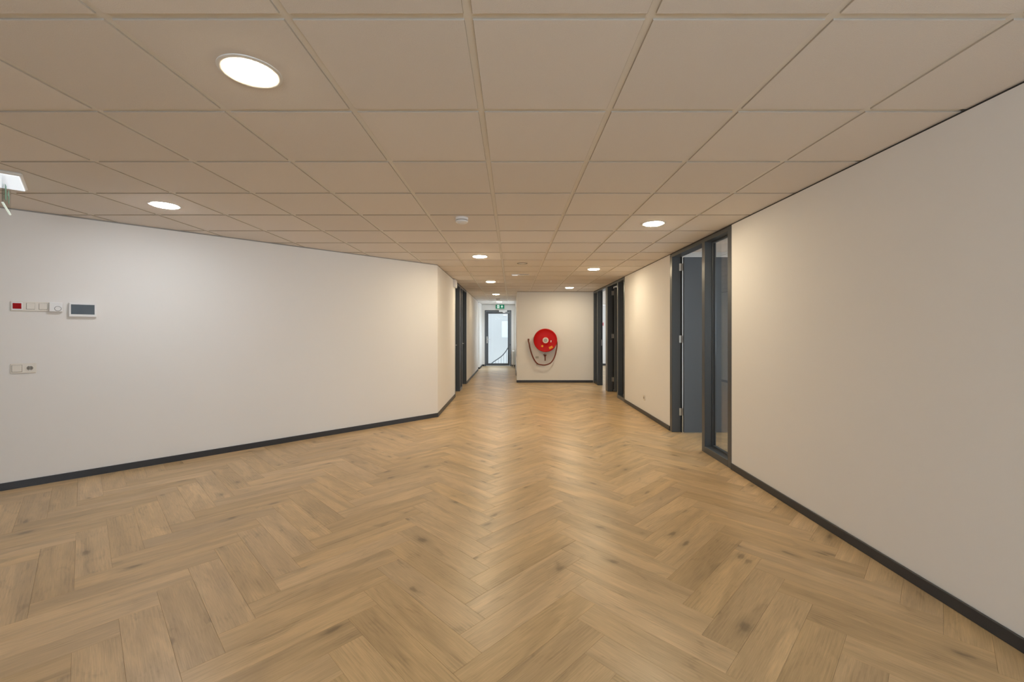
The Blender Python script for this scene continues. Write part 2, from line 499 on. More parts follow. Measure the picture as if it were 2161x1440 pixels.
# ------------------------------------------------------------------ walls
def wall_boxes(name, boxes, label, mat='wall'):
    mb = MB()
    for b in boxes: mb.box(*b)
    return struct(name, mb, mat, label, 'wall')
D1 = (4.14, 5.75); D2 = (8.06, YH - 0.02)
wall_boxes('wall_right', [(XR, XR + TH, YB, D1[0], 0, ZW)], 'long plain white wall on the right of the foreground')
wall_boxes('wall_right_middle', [(XR, XR + TH, D1[1], D2[0], 0, ZW)], 'short white wall between the right-hand office doors')
wall_boxes('wall_back', [(XCR, XR + 1.1 * TH, YH, YH + TH, 0, ZW)], 'cream lit wall carrying the red fire hose reel')
# diagonal wall
def diag_pt(y, back=0.0):
    return (y - DIAG - back * q, y + back * q)
c0, c1 = diag_pt(DIAG + XFL), diag_pt(DIAG + XL)
struct('wall_left', MB().prism([c1, (XL, DIAG + XL + 0.001), (XL - TH, DIAG + XL + 0.05), (XFL - 0.09, DIAG + XFL + 0.085), c0][::-1], 0, ZW), 'wall',
       'wide white angled wall on the left holding switches and display', 'wall')
L1 = (8.72, 10.93)
wall_boxes('wall_left_corridor', [(XL - TH, XL, DIAG + XL + 0.002, L1[0], 0, ZW), (XL - TH, XL, L1[1], 14.65, 0, ZW)],
           'white corridor wall on the left around the dark door frame')
AX = -2.3
wall_boxes('wall_left_end', [(AX - 0.02, XL + 0.01, 15.2, YE, 0, ZW), (AX - 0.02, XL - TH, 14.53, 14.65, 0, ZW)],
           'white pilaster walls of the alcove beside the glass end door')
DX0, DX1, DZ1 = -1.048, -0.027, 2.15
wall_boxes('wall_end', [(XL, DX0, YE, YE + TH, 0, ZW), (DX1, XCR + TH, YE, YE + TH, 0, ZW), (DX0, DX1, YE, YE + TH, DZ1, ZW)],
           'pale wall around the glass door at the corridor end')

def window_wall(name, axis, pos, thick, a0, a1, wins, label, zt=ZW, wz=(0.85, 2.2)):
    """wall with window openings; axis 'x': wall plane at x=pos running along y; axis 'y': plane at y=pos running along x"""
    mb = MB()
    def put(s0, s1, z0, z1):
        if s1 - s0 < 1e-4: return
        if axis == 'x': mb.box(min(pos, pos + thick), max(pos, pos + thick), s0, s1, z0, z1)
        else: mb.box(s0, s1, min(pos, pos + thick), max(pos, pos + thick), z0, z1)
    cur = a0
    for s0, s1 in wins:
        put(cur, s0, 0, zt); put(s0, s1, 0, wz[0]); put(s0, s1, wz[1], zt); cur = s1
    put(cur, a1, 0, zt)
    return struct(name, mb, 'wall', label, 'wall')
WIN_N = [0]
def window(axis, pos, thick, s0, s1, z0, z1, facing, label):
    """framed window in an opening; facing = rotation of the portal that looks indoors"""
    WIN_N[0] += 1
    w = empty('window_%d' % WIN_N[0], (0, 0, 0), 0, label, 'window', kind='structure')
    f = 0.05; m = pos + thick * 0.5
    def bx(a, b, c, d, h=0.03):
        if axis == 'x': return MB().box(m - h, m + h, a, b, c, d, 0.004)
        return MB().box(a, b, m - h, m + h, c, d, 0.004)
    for a, b, c, d in ((s0, s0 + f, z0, z1), (s1 - f, s1, z0, z1), (s0 + f, s1 - f, z0, z0 + f), (s0 + f, s1 - f, z1 - f, z1)):
        bx(a, b, c, d).build('window_frame', 'window_frame', w)
    n = max(1, round((s1 - s0) / 1.3)); step = (s1 - s0 - 2 * f) / n
    for k in range(n):
        a = s0 + f + k * step
        bx(a + (0.025 if k else 0), a + step - (0.025 if k < n - 1 else 0), z0 + f, z1 - f, 0.004).build('window_pane', 'glass', w)
        if k: bx(a - 0.025, a + 0.025, z0 + f, z1 - f).build('window_mullion', 'window_frame', w)
    mo = pos + thick * 1.2
    loc = (mo, (s0 + s1) / 2, (z0 + z1) / 2) if axis == 'x' else ((s0 + s1) / 2, mo, (z0 + z1) / 2)
    portal('window_portal', loc, facing, s1 - s0, z1 - z0)
R_PY = (PI / 2, 0, 0)           # portal facing +y
R_MX = (PI / 2, 0, PI / 2)      # facing -x
R_PX = (PI / 2, 0, -PI / 2)     # facing +x
# light leaves along -Z of the lamp: (90deg,0,0) sends it to +y
bw = [(-0.9, 1.8)]  # unseen window, added and placed to throw cool daylight on the left wall
window_wall('wall_front', 'y', YB, -0.25, XFL - 0.2, XR + TH, bw, 'white wall behind the photographer with an added window', wz=(0.8, 2.25))
for s0, s1 in bw:
    window('y', YB, -0.25, s0, s1, 0.8, 2.25, R_PY, 'unseen wide window added behind the photographer for daylight on the left wall')
window_wall('wall_far_left', 'x', XFL, -0.12, YB, DIAG + XFL + 0.1, [], 'plain white wall left of the angled wall')
# office shells
window_wall('wall_office_window', 'x', XO, 0.25, 2.3, 16.9, [(3.2, 6.4), (10.6, 13.2), (14.0, 16.2)], 'office outer wall with daylight windows')
for a, b, nm in ((3.2, 6.4, 'nearest office'), (10.6, 13.2, 'far office, nearer one'), (14.0, 16.2, 'far office, farther one')):
    window('x', XO, 0.25, a, b, 0.85, 2.2, R_MX, 'white framed window of the ' + nm)
wall_boxes('wall_office_near', [(XR + TH, XO, 2.28, 2.4, 0, ZW)], 'white office wall near the long right wall')
wall_boxes('wall_office_middle', [(XR + TH, XO, 6.9, 7.02, 0, ZW)], 'white partition closing the nearest office')
wall_boxes('wall_office_party', [(XR + TH + 0.25, XO, 9.56, 9.66, 0, ZW)], 'white partition between the two far offices')
wall_boxes('wall_office_far', [(XR + TH, XO, 16.75, 16.9, 0, ZW), (XR, XR + TH, YH + TH, 16.9, 0, ZW)], 'bright white far wall seen through the open office door')

# window wall on the right of the far corridor
window_wall('wall_corridor_right', 'x', XCR, TH, YH + TH, YE + 0.01, [(14.7, 16.3)], 'white right wall of the far corridor, seen edge on', wz=(0.8, 2.25))
window('x', XCR, TH, 14.7, 16.3, 0.8, 2.25, R_MX, 'window over the radiator at the far corridor end')
# alcove window in the far corridor
window_wall('wall_alcove', 'x', AX, -0.12, 14.5, 15.3, [(14.68, 15.17)], 'narrow alcove wall with a daylight window', wz=(0.3, 2.3))
window('x', AX, -0.12, 14.68, 15.17, 0.3, 2.3, R_PX, 'tall narrow window hidden in the corridor alcove')

# stairwell behind the glass door; its unseen skylight is added to brighten it
SY0, SY1, SX0, SX1, SZ = YE + TH, 20.2, -2.6, 1.3, 3.4
wall_boxes('wall_stair_back', [(SX0, SX1 + 0.2, SY1, SY1 + 0.12, -2.4, SZ)], 'bright white stairwell wall behind the glass door')
wall_boxes('wall_stair_left', [(SX0 - 0.12, SX0, YE + 0.02, SY1 + 0.12, -2.4, SZ)], 'white side wall of the stairwell')
wall_boxes('wall_stair_front', [(SX0, XL - 0.02, YE + 0.02, SY0, -2.4, SZ), (XCR + TH, SX1, YE + 0.02, SY0, -2.4, SZ), (XL - 0.02, XCR + TH, YE + 0.02, SY0, ZW, SZ)],
           'white stairwell wall beside the glass end door')
wall_boxes('wall_stair_right', [(SX1, SX1 + 0.2, YE + 0.02, SY1, -2.4, SZ)], 'white right-hand wall of the stairwell')
struct('floor_stair', MB().box(SX0 - 0.1, SX1 + 0.2, YE + 0.46, SY1 + 0.1, -2.5, -2.4), 'concrete', 'pale lower floor of the stairwell', 'floor')
struct('floor_landing', MB().box(SX0, SX1, YE + 0.46, 17.15, -0.2, 0.0), 'concrete', 'pale stair landing just behind the glass door', 'floor')
KX0, KX1, KY0, KY1 = -1.4, 0.2, 17.5, 19.1
struct('ceiling_stair', MB().box(SX0 - 0.12, SX1 + 0.2, YE + 0.02, KY0, SZ, SZ + 0.15).box(SX0 - 0.12, SX1 + 0.2, KY1, SY1 + 0.12, SZ, SZ + 0.15)
       .box(SX0 - 0.12, KX0, KY0, KY1, SZ, SZ + 0.15).box(KX1, SX1 + 0.2, KY0, KY1, SZ, SZ + 0.15), 'wall', 'white stairwell ceiling around an added skylight', 'ceiling')
WIN_N[0] += 1
sl = empty('window_%d' % WIN_N[0], (0, 0, 0), 0, 'unseen skylight added to brighten the stairwell behind the glass door', 'window', kind='structure')
for a, b, c, d in ((KX0, KX0 + 0.06, KY0, KY1), (KX1 - 0.06, KX1, KY0, KY1), (KX0 + 0.06, KX1 - 0.06, KY0, KY0 + 0.06), (KX0 + 0.06, KX1 - 0.06, KY1 - 0.06, KY1)):
    MB().box(a, b, c, d, SZ + 0.03, SZ + 0.10, 0.004).build('window_frame', 'window_frame', sl)
MB().box(KX0 + 0.06, KX1 - 0.06, KY0 + 0.06, KY1 - 0.06, SZ + 0.06, SZ + 0.068).build('window_pane', 'glass', sl)
portal('window_portal', ((KX0 + KX1) / 2, (KY0 + KY1) / 2, SZ + 0.16), (0, 0, 0), KX1 - KX0, KY1 - KY0)

# ------------------------------------------------------------------ top trims (shadow gap) and baseboards
def trim(n, mb, mat, label): return struct('trim_%d' % n, mb, mat, label, 'trim')
trim(1, MB().box(XR + 0.008, XR + TH, YB, D1[0], ZW, ZC), 'shadow', 'thin dark shadow gap above the long right wall')
trim(2, MB().box(XR + 0.008, XR + TH, D1[1], D2[0], ZW, ZC), 'shadow', 'thin dark shadow gap above the middle right wall')
trim(3, MB().box(XCR + 0.01, XR, YH + 0.008, YH + TH, ZW, ZC), 'edge', 'thin grey edge trim above the hose reel wall')
a0, a1, b0, b1 = diag_pt(DIAG + XFL, 0.008), diag_pt(DIAG + XL, 0.008), diag_pt(DIAG + XFL, 0.08), diag_pt(DIAG + XL, 0.08)
trim(4, MB().prism([a0, a1, b1, b0], ZW, ZC), 'edge', 'thin grey edge trim above the angled left wall')
trim(5, MB().box(XL - TH, XL - 0.008, DIAG + XL, 14.65, ZW, ZC), 'shadow', 'thin dark shadow gap above the left corridor wall')
trim(6, MB().box(XL, XCR, YE + 0.008, YE + 0.018, ZW, ZC).box(AX, XL, 15.21, YE, ZW, ZC), 'edge', 'thin grey edge trim above the corridor end wall')
trim(7, MB().box(XCR + 0.008, XCR + TH, YH + 0.01, YE, ZW, ZC), 'shadow', 'thin dark gap above the far corridor right wall')
BH, BT = 0.062, 0.012
def baseboard(name, mb, label): return struct('baseboard_' + name, mb, 'skirt', label, 'baseboard')
baseboard('right', MB().box(XR - BT, XR, YB, D1[0], 0, BH, 0.003), 'dark baseboard along the long right wall')
baseboard('right_middle', MB().box(XR - BT, XR, D1[1], D2[0], 0, BH, 0.003), 'dark baseboard between the right-hand office doors')
baseboard('back', MB().box(XCR - BT, XR - 0.01, YH - BT, YH, 0, BH, 0.003), 'dark baseboard under the red hose reel')
e0, e1 = diag_pt(DIAG + XFL), diag_pt(DIAG + XL)
f1 = (XL + BT, DIAG + XL - BT * 0.41)
f0 = diag_pt(DIAG + XFL, -BT)
baseboard('left', MB().prism([e0, f0, f1, e1], 0, BH), 'dark baseboard along the angled left wall')
baseboard('left_corridor', MB().prism([e1, f1, (XL + BT, L1[0]), (XL, L1[0])], 0, BH).box(XL, XL + BT, L1[1], 14.65, 0, BH, 0.003), 'dark baseboard along the left corridor wall')
baseboard('end', MB().box(AX, XL + 0.01 + BT, 15.2 - BT, 15.2, 0, BH).box(XL + 0.01, XL + 0.01 + BT, 15.2, YE - 0.001, 0, BH)
          .box(XL + 0.03, DX0 - 0.01, YE - BT, YE, 0, BH).box(DX1 + 0.01, XCR - 0.02, YE - BT, YE, 0, BH), 'dark baseboard pieces beside the glass end door')
baseboard('corridor_right', MB().box(XCR - BT, XCR, 12.9, YE - 0.02, 0, BH), 'dark baseboard of the far corridor right wall')
baseboard('office', MB().box(XR + TH, XO, 16.738, 16.75, 0, 0.08), 'dark baseboard of the far office wall')

# ------------------------------------------------------------------ door frames
class Frame:
    """frame members along a wall. side=+1: wall face at XR, depth towards +x; side=-1: face at XL, depth towards -x"""
    def __init__(self, root, x, side, depth=0.122):
        self.r, self.x, self.s, self.d = root, x, side, depth
    def xr(self, w0, w1):
        a, b = self.x + self.s * w0, self.x + self.s * w1
        return min(a, b), max(a, b)
    def piece(self, name, w0, w1, y0, y1, z0, z1, mat='frame', bev=0.0025, parent=None):
        x0, x1 = self.xr(w0, w1)
        return MB().box(x0, x1, y0, y1, z0, z1, bev, 1).build(name, mat, parent or self.r)
    def jamb(self, name, y0, y1): self.piece(name, -0.004, self.d, y0, y1, 0, ZW - 0.012)
    def sidelight(self, y0, y1):
        g = 0.088
        self.piece('bottom_rail', -0.004, self.d, y0, y1, 0, 0.068)
        for a, b, c, d in ((y0, y0 + 0.016, 0.068, 2.315), (y1 - 0.016, y1, 0.068, 2.315), (y0 + 0.016, y1 - 0.016, 0.068, 0.084), (y0 + 0.016, y1 - 0.016, 2.299, 2.315)):
            self.piece('glazing_bead', g - 0.012, g + 0.02, a, b, c, d, 'frame', 0.002)
        self.piece('gasket', g - 0.002, g + 0.01, y0 + 0.016, y0 + 0.019, 0.084, 2.299, 'gasket', 0)
        self.piece('gasket', g - 0.002, g + 0.01, y1 - 0.019, y1 - 0.016, 0.084, 2.299, 'gasket', 0)
        self.piece('glass_pane', g, g + 0.006, y0 + 0.019, y1 - 0.019, 0.084, 2.299, 'glass', 0)
HEAD = 2.315
def lever_handle(parent, x, y, z, nx, ly):
    """lever with long plate: plate normal along nx (+-1, x axis), lever pointing ly (+-1, y axis)"""
    mb = MB().box(min(x, x + nx * 0.008), max(x, x + nx * 0.008), y - 0.018, y + 0.018, z - 0.12, z + 0.10, 0.003)
    mb.tube([(x, y, z), (x + nx * 0.05, y, z), (x + nx * 0.055, y + ly * 0.02, z), (x + nx * 0.055, y + ly * 0.13, z)], 0.010, 8)
    return mb.build('lever_handle', 'steel', parent, True)
def hinges(leaf, x, y, leaf_t):
    for z in (0.27, 1.23, 2.18):
        hg = MB().box(x - 0.040, x - 0.006, y - 0.0035, y + 0.002, z - 0.048, z + 0.048)
        hg.box(x + 0.008, x + 0.040, y - 0.006, y - 0.002, z - 0.048, z + 0.048)
        hg.lathe([(0.0075, -0.048), (0.0075, 0.048)], 10, 'Z', (x, y - 0.006, z))
        hg.build('hinge', 'steel', leaf)
def inward_leaf(root, y_h, width, label=None):
    """leaf hung on the far jamb of a right-wall door, standing open square to the wall"""
    x0 = XR + 0.122 + 0.012
    leaf = MB().box(x0, x0 + width, y_h - 0.046, y_h - 0.006, 0.008, 2.305, 0.002).build('door_leaf', 'leaf', root)
    hinges(leaf, XR + 0.122 + 0.003, y_h - 0.002, 0.04)
    xe = x0 + width - 0.06
    for ny, yy in ((-1, y_h - 0.046), (1, y_h - 0.006)):
        mb = MB().box(xe - 0.018, xe + 0.018, min(yy, yy + ny * 0.008), max(yy, yy + ny * 0.008), 0.93, 1.15, 0.003)
        mb.tube([(xe, yy, 1.05), (xe, yy + ny * 0.05, 1.05), (xe - 0.02, yy + ny * 0.055, 1.05), (xe - 0.13, yy + ny * 0.055, 1.05)], 0.010, 8)
        mb.build('lever_handle', 'steel', leaf, True)
    return leaf

# door_1: nearest office on the right
d1 = empty('door_1', (0, 0, 0), 0, 'tall anthracite framed office door standing open beside its clear sidelight', 'door', kind='structure')
F = Frame(d1, XR, 1)
F.jamb('frame_jamb', 4.14, 4.21); F.jamb('frame_jamb', 5.67, 5.75); F.jamb('mullion', 4.71, 4.78)
F.piece('frame_head', -0.0045, 0.1225, 4.14, 5.75, HEAD, ZW - 0.008)
F.piece('shadow_strip', 0.004, 0.12, 4.14, 5.75, ZW - 0.008, ZC - 0.001, 'shadow', 0)
F.sidelight(4.21, 4.71)
F.piece('gasket', 0.112, 0.1235, 5.655, 5.671, 0.0, HEAD, 'gasket', 0)
F.piece('door_stop', 0.06, 0.075, 4.779, 4.792, 0.0, HEAD, 'frame', 0.001)
inward_leaf(d1, 5.662, 0.90)
# door_2: pair of offices farther on
d2 = empty('door_2', (0, 0, 0), 0, 'anthracite frame with two open office doors next to the hose reel wall', 'door', kind='structure')
F = Frame(d2, XR, 1)
for nm, a, b in (('frame_jamb', 8.06, 8.13), ('mullion', 8.56, 8.63), ('door_post', 9.50, 9.70), ('mullion', 10.60, 10.67), ('frame_jamb', 11.08, 11.15)):
    F.jamb(nm, a, b)
F.piece('frame_head', -0.0045, 0.1225, 8.06, 11.15, HEAD, ZW - 0.008)
F.piece('shadow_strip', 0.004, 0.12, 8.06, 11.15, ZW - 0.008, ZC - 0.001, 'shadow', 0)
F.sidelight(8.13, 8.56); F.sidelight(10.67, 11.08)
F.piece('gasket', 0.112, 0.1235, 9.485, 9.501, 0.0, HEAD, 'gasket', 0)
F.piece('strike_plate', 0.085, 0.108, 10.597, 10.601, 0.98, 1.13, 'steel', 0.0)
F.piece('door_stop', 0.06, 0.075, 10.588, 10.6005, 0.0, HEAD, 'frame', 0.001)
inward_leaf(d2, 9.492, 0.86)
lf = MB().box(XR + 0.145, XR + 1.03, 9.707, 9.747, 0.008, 2.305, 0.002).build('door_leaf', 'leaf', d2)
hinges(lf, XR + 0.126, 9.706, 0.04)
# door_3: closed pair on the left
d3 = empty('door_3', (0, 0, 0), 0, 'dark frame with two closed doors in the left corridor wall', 'door', kind='structure')
F = Frame(d3, XL, -1)
for nm, a, b in (('frame_jamb', 8.72, 8.79), ('door_post', 9.53, 9.62), ('door_post', 9.89, 9.97), ('frame_jamb', 10.86, 10.93)):
    F.jamb(nm, a, b)
F.piece('frame_head', -0.0045, 0.1225, 8.72, 10.93, HEAD, ZW - 0.008)
F.piece('shadow_strip', 0.004, 0.12, 8.72, 10.93, ZW - 0.008, ZC - 0.001, 'shadow', 0)
F.sidelight(9.62, 9.89)
for a, b in ((8.795, 9.525), (9.975, 10.855)):
    lf = F.piece('door_leaf', 0.112, 0.152, a, b, 0.008, HEAD - 0.004, 'leaf', 0.002)
    lever_handle(lf, XL - 0.112, b - 0.06, 1.03, 1, -1)
F.piece('back_panel', 0.15, 0.16, 8.70, 10.95, 0, ZW, 'void', 0)

# door_4: glazed door at the corridor end
d4 = empty('door_4', (0, 0, 0), 0, 'grey glazed door with clear pane at the far end of the corridor', 'door', kind='structure')
def fr(name, x0, x1, y0, y1, z0, z1, mat='frame', bev=0.003, parent=d4):
    return MB().box(x0, x1, y0, y1, z0, z1, bev).build(name, mat, parent)
fr('frame_jamb', DX0, DX0 + 0.045, YE - 0.006, YE + 0.09, 0, DZ1)
fr('frame_jamb', DX1 - 0.045, DX1, YE - 0.006, YE + 0.09, 0, DZ1)
fr('frame_head', DX0 + 0.045, DX1 - 0.045, YE - 0.006, YE + 0.09, DZ1 - 0.045, DZ1)
lx0, lx1, lz1 = DX0 + 0.05, DX1 - 0.05, DZ1 - 0.05
leaf = fr('door_leaf', lx0, lx0 + 0.085, YE + 0.006, YE + 0.06, 0.02, lz1)
fr('stile', lx1 - 0.085, lx1, YE + 0.006, YE + 0.06, 0.02, lz1, parent=leaf)
fr('top_rail', lx0 + 0.085, lx1 - 0.085, YE + 0.006, YE + 0.06, lz1 - 0.085, lz1, parent=leaf)
fr('bottom_rail', lx0 + 0.085, lx1 - 0.085, YE + 0.006, YE + 0.06, 0.02, 0.105, parent=leaf)
fr('glass_pane', lx0 + 0.085, lx1 - 0.085, YE + 0.03, YE + 0.036, 0.105, lz1 - 0.085, 'glass', 0, leaf)
mb = MB().box(lx0 + 0.024, lx0 + 0.058, YE - 0.004, YE + 0.006, 0.88, 1.14, 0.003)
mb.tube([(lx0 + 0.04, YE, 1.03), (lx0 + 0.04, YE - 0.05, 1.03), (lx0 + 0.06, YE - 0.055, 1.03), (lx0 + 0.17, YE - 0.055, 1.03)], 0.011, 8)
mb.build('lever_handle', 'steel', leaf, True)
mb = MB().box(-0.50, -0.19, YE - 0.06, YE - 0.008, 2.085, 2.155, 0.006)
mb.box(-0.36, -0.26, YE - 0.045, YE - 0.02, 2.055, 2.085, 0.004).box(-0.34, -0.10, YE - 0.05, YE - 0.038, 2.045, 2.058)
mb.build('door_closer', 'white_plastic', leaf)
fr('threshold', DX0 + 0.001, DX1 - 0.001, YE - 0.005, YE + 0.46, -0.012, 0.012, 'steel', 0.002)

# ------------------------------------------------------------------ downlights
def cell_center(i, j): return GX + (i + 0.5) * T, GY + (j + 0.5) * T
LAMPS = [((-2, 0), 'largest round ceiling downlight, glowing in the tile at upper left'),
         ((-5, 3), 'round ceiling downlight above the angled left wall and its wall display'),
         ((2, 4), 'round ceiling downlight in front of the nearest office door'),
         ((-1, 7), 'round ceiling downlight beside the grey ringed ceiling vent'),
         ((2, 9), 'round ceiling downlight in front of the middle right wall'),
         ((-1, 12), 'round ceiling downlight in front of the left corridor doors'),
         ((2, 14), 'round ceiling downlight near the hose reel wall'),
         ((-1, 17), 'round ceiling downlight at the mouth of the far corridor'),
         ((-1, 22), 'round ceiling downlight just before the green exit sign')]
for (i, j), lab in LAMPS:
    x, y = cell_center(i, j)
    t = empty('downlight', (x, y, ZC), 0, lab, 'downlight', 'round recessed ceiling downlights')
    MB().ring([(0.093, 0.0), (0.116, 0.0), (0.115, -0.003), (0.104, -0.006), (0.093, -0.003)], 48).build('trim_ring', 'lamp_trim', t, True)
    MB().lathe([(0.0925, 0.0), (0.0925, -0.004), (0.083, -0.010), (0.053, -0.0135), (0.0, -0.015)], 48).build('diffuser', 'lamp_neutral' if (i, j) == (-5, 3) else 'lamp_dim' if j == 0 else 'lamp' if j < 5 else 'lamp_bright' if j < 17 else 'lamp_dim', t, True)

# ------------------------------------------------------------------ fire hose reel
hr = empty('fire_hose_reel', (0.857, YH, 1.105), 0, 'round red fire hose reel with drooping hose on the cream wall', 'hose reel')
MB().box(-0.06, 0.06, -0.06, 0.0, -0.10, 0.10, 0.006).box(-0.02, 0.02, -0.20, -0.05, -0.02, 0.02).build('wall_bracket', 'steel', hr)
def disc(y0, name):
    return MB().lathe([(0.0, y0 - 0.004), (0.10, y0 - 0.004), (0.12, y0 + 0.004), (0.27, y0 + 0.002), (0.285, y0 - 0.006), (0.298, y0), (0.300, y0 + 0.010), (0.288, y0 + 0.012), (0.27, y0 + 0.012), (0.0, y0 + 0.010)], 72, 'Y').build(name, 'hose_red', hr, True)
disc(-0.075, 'rear_flange')
fd = disc(-0.205, 'front_flange')
MB().lathe([(0.11, -0.19), (0.11, -0.068)], 40, 'Y').build('drum', 'hose_red', hr, True)
mb = MB()
coil = []
for k in range(0, 4 * 48 + 1):
    a = 2 * PI * k / 48; y = -0.175 + 0.024 * k / 48
    coil.append((0.245 * math.cos(a), y, 0.245 * math.sin(a)))
mb.tube(coil, 0.0125, 8)
coil = [(0.22 * math.cos(2 * PI * k / 48), -0.17 + 0.024 * k / 48, 0.22 * math.sin(2 * PI * k / 48)) for k in range(0, 4 * 48 + 1)]
mb.tube(coil, 0.0125, 8)
mb.build('hose_coil', 'hose', hr, True)
hb = MB().lathe([(0.0, -0.224), (0.055, -0.224), (0.072, -0.220), (0.077, -0.212), (0.077, -0.204)], 40, 'Y').build('hub', 'sticker', hr, True)
MB().lathe([(0.0, -0.2265), (0.045, -0.2265), (0.045, -0.223)], 32, 'Y').build('hub_cap', 'hub', hb)
MB().ring([(0.030, -0.2275), (0.036, -0.2275), (0.036, -0.2262), (0.030, -0.2262)], 24, 'Y', (-0.006, 0, 0.0)).build('hub_mark', 'hub_dark', hb)
def sticker(name, x, z, w, h, rot, mat, roundish=False):
    if roundish: pts = [(x + w / 2 * math.cos(2 * PI * k / 20), z + h / 2 * math.sin(2 * PI * k / 20)) for k in range(20)]
    else:
        ca, sa = math.cos(rot), math.sin(rot)
        pts = [(x + ca * a * w / 2 - sa * b * h / 2, z + sa * a * w / 2 + ca * b * h / 2) for a, b in ((-1, -1), (1, -1), (1, 1), (-1, 1))]
    MB().plate(pts, -0.2045, -0.2035).build(name, mat, fd)
sticker('round_sticker', -0.083, -0.148, 0.056, 0.056, 0, 'yellow', True)
sticker('warning_sticker', 0.137, -0.182, 0.098, 0.058, 0.42, 'yellow')
sticker('small_sticker', 0.140, -0.025, 0.022, 0.052, -0.12, 'sticker')
hose_pts = [(0.262, -0.135, 0.06), (0.300, -0.135, -0.06), (0.292, -0.125, -0.22), (0.245, -0.11, -0.42), (0.15, -0.10, -0.575), (0.02, -0.09, -0.635), (-0.10, -0.085, -0.635),
            (-0.205, -0.08, -0.60), (-0.30, -0.075, -0.47), (-0.38, -0.07, -0.25), (-0.425, -0.065, -0.04)]
MB().tube(hose_pts, 0.0155, 10, 8).build('hanging_hose', 'hose', hr, True)
MB().lathe([(0.014, -0.05), (0.018, -0.02), (0.022, 0.0), (0.022, 0.035), (0.017, 0.04), (0.0, 0.04)], 16, 'Z', (-0.429, -0.065, 0.0)).build('nozzle', 'brass', hr, True)
MB().box(-0.446, -0.412, -0.05, 0.0, -0.02, 0.0).build('nozzle_holder', 'brass', hr)
MB().tube([(-0.205, 0.0, -0.60), (-0.205, -0.06, -0.61), (-0.207, -0.09, -0.635), (-0.215, -0.105, -0.645), (-0.222, -0.11, -0.61)], 0.008, 8, 4).build('hose_hook', 'hub', hr, True)
vv = MB().tube([(0.0, 0.0, -0.40), (0.0, -0.07, -0.40), (0.0, -0.08, -0.42), (0.0, -0.08, -0.53)], 0.014, 10)
vv.lathe([(0.0, -0.022), (0.024, -0.018), (0.026, 0.02), (0.0, 0.024)], 16, 'Z', (0, -0.075, -0.40)).build('valve', 'brass', hr, True)
MB().tube([(-0.045, -0.08, -0.375), (0.035, -0.08, -0.385)], 0.011, 8).build('valve_handle', 'brass', hr, True)
MB().box(-0.245, -0.165, -0.004, 0.0, -0.475, -0.42, 0.001).build('label_plate', 'hub', hr)
MB().tube([(0.0, -0.015, -0.53), (0.0, -0.015, -0.34)], 0.009, 8).build('supply_pipe', 'hub', hr, True)

# ------------------------------------------------------------------ exit signs
def pictogram(root, w, h, y, mir=1):
    """white door, running figure and arrow on the face at depth y (local x,z centred)"""
    MB().box(-w / 2 * 0.70, -w / 2 * 0.16, y - 0.0012, y, -h * 0.40, h * 0.40).build('door_mark', 'sign_white', root)
    f = h * 0.40; cx = -w / 2 * 0.45
    mb = MB()
    yy = y - 0.0022
    def limb(a, b, t):
        a = Vector(a); b = Vector(b); d = (b - a).normalized(); n = Vector((-d.y, d.x)) * t
        mb.plate([(cx + p.x * f, p.y * f) for p in (a + n, a - n, b - n, b + n)], yy, yy + 0.0008)
    mb.plate([(cx + (0.12 + 0.16 * math.cos(2 * PI * k / 12)) * f, (0.66 + 0.16 * math.sin(2 * PI * k / 12)) * f) for k in range(12)], yy, yy + 0.0008)
    limb((0.05, 0.45), (-0.08, -0.12), 0.15); limb((-0.08, -0.1), (0.32, -0.38), 0.10); limb((0.32, -0.38), (0.20, -0.85), 0.09)
    limb((-0.08, -0.1), (-0.22, -0.5), 0.10); limb((-0.22, -0.5), (-0.6, -0.62), 0.09); limb((0.05, 0.40), (0.42, 0.15), 0.08); limb((0.02, 0.40), (-0.42, 0.22), 0.08)
    mb.build('running_figure', 'green', root)
    ax = w / 2 * 0.48; a = h * 0.36
    MB().plate([(ax - a * 0.22, -a), (ax + a * 0.22, -a), (ax + a * 0.22, -0.05 * a), (ax + a * 0.85, -0.05 * a), (ax, a), (ax - a * 0.85, -0.05 * a), (ax - a * 0.22, -0.05 * a)], y - 0.0012, y).build('arrow', 'sign_white', root)
es = empty('exit_sign', (-0.462, YE, 2.288), 0, 'green exit sign with running figure and arrow above the glass end door', 'exit sign', 'emergency exit signs')
MB().box(-0.165, 0.165, -0.035, 0.0, -0.078, 0.070, 0.004).build('sign_body', 'green', es)
pictogram(es, 0.32, 0.145, -0.0352)
# ceiling mounted one, partly in frame at the left
e2 = empty('exit_sign', (-3.43, 2.91, ZC), 3 * PI / 4, 'luminous ceiling exit fitting with hanging glass sign at the left edge', 'exit sign', 'emergency exit signs')
MB().box(-0.215, 0.215, -0.085, 0.085, -0.022, 0.0, 0.008).build('housing', 'lamp_trim', e2)
MB().box(-0.200, 0.200, -0.072, 0.072, -0.030, -0.0215, 0.004).build('luminous_panel', 'panel_lamp', e2)
gp = MB().box(-0.205, 0.205, -0.004, 0.004, -0.205, -0.029, 0.001).build('glass_sign', 'glass', e2)
MB().box(-0.205, 0.205, -0.0045, 0.0045, -0.212, -0.205).build('bottom_edge', 'sign_white', gp)
for sgn in (-1, 1):
    MB().box(-0.13, -0.06, min(sgn * 0.0042, sgn * 0.0052), max(sgn * 0.0042, sgn * 0.0052), -0.17, -0.07).build('green_mark', 'pale_green', gp)
    MB().plate([(0.05, -0.16), (0.09, -0.16), (0.09, -0.115), (0.13, -0.115), (0.07, -0.065), (0.01, -0.115), (0.05, -0.115)], min(sgn * 0.0042, sgn * 0.0052), max(sgn * 0.0042, sgn * 0.0052)).build('arrow', 'pale_green', gp)

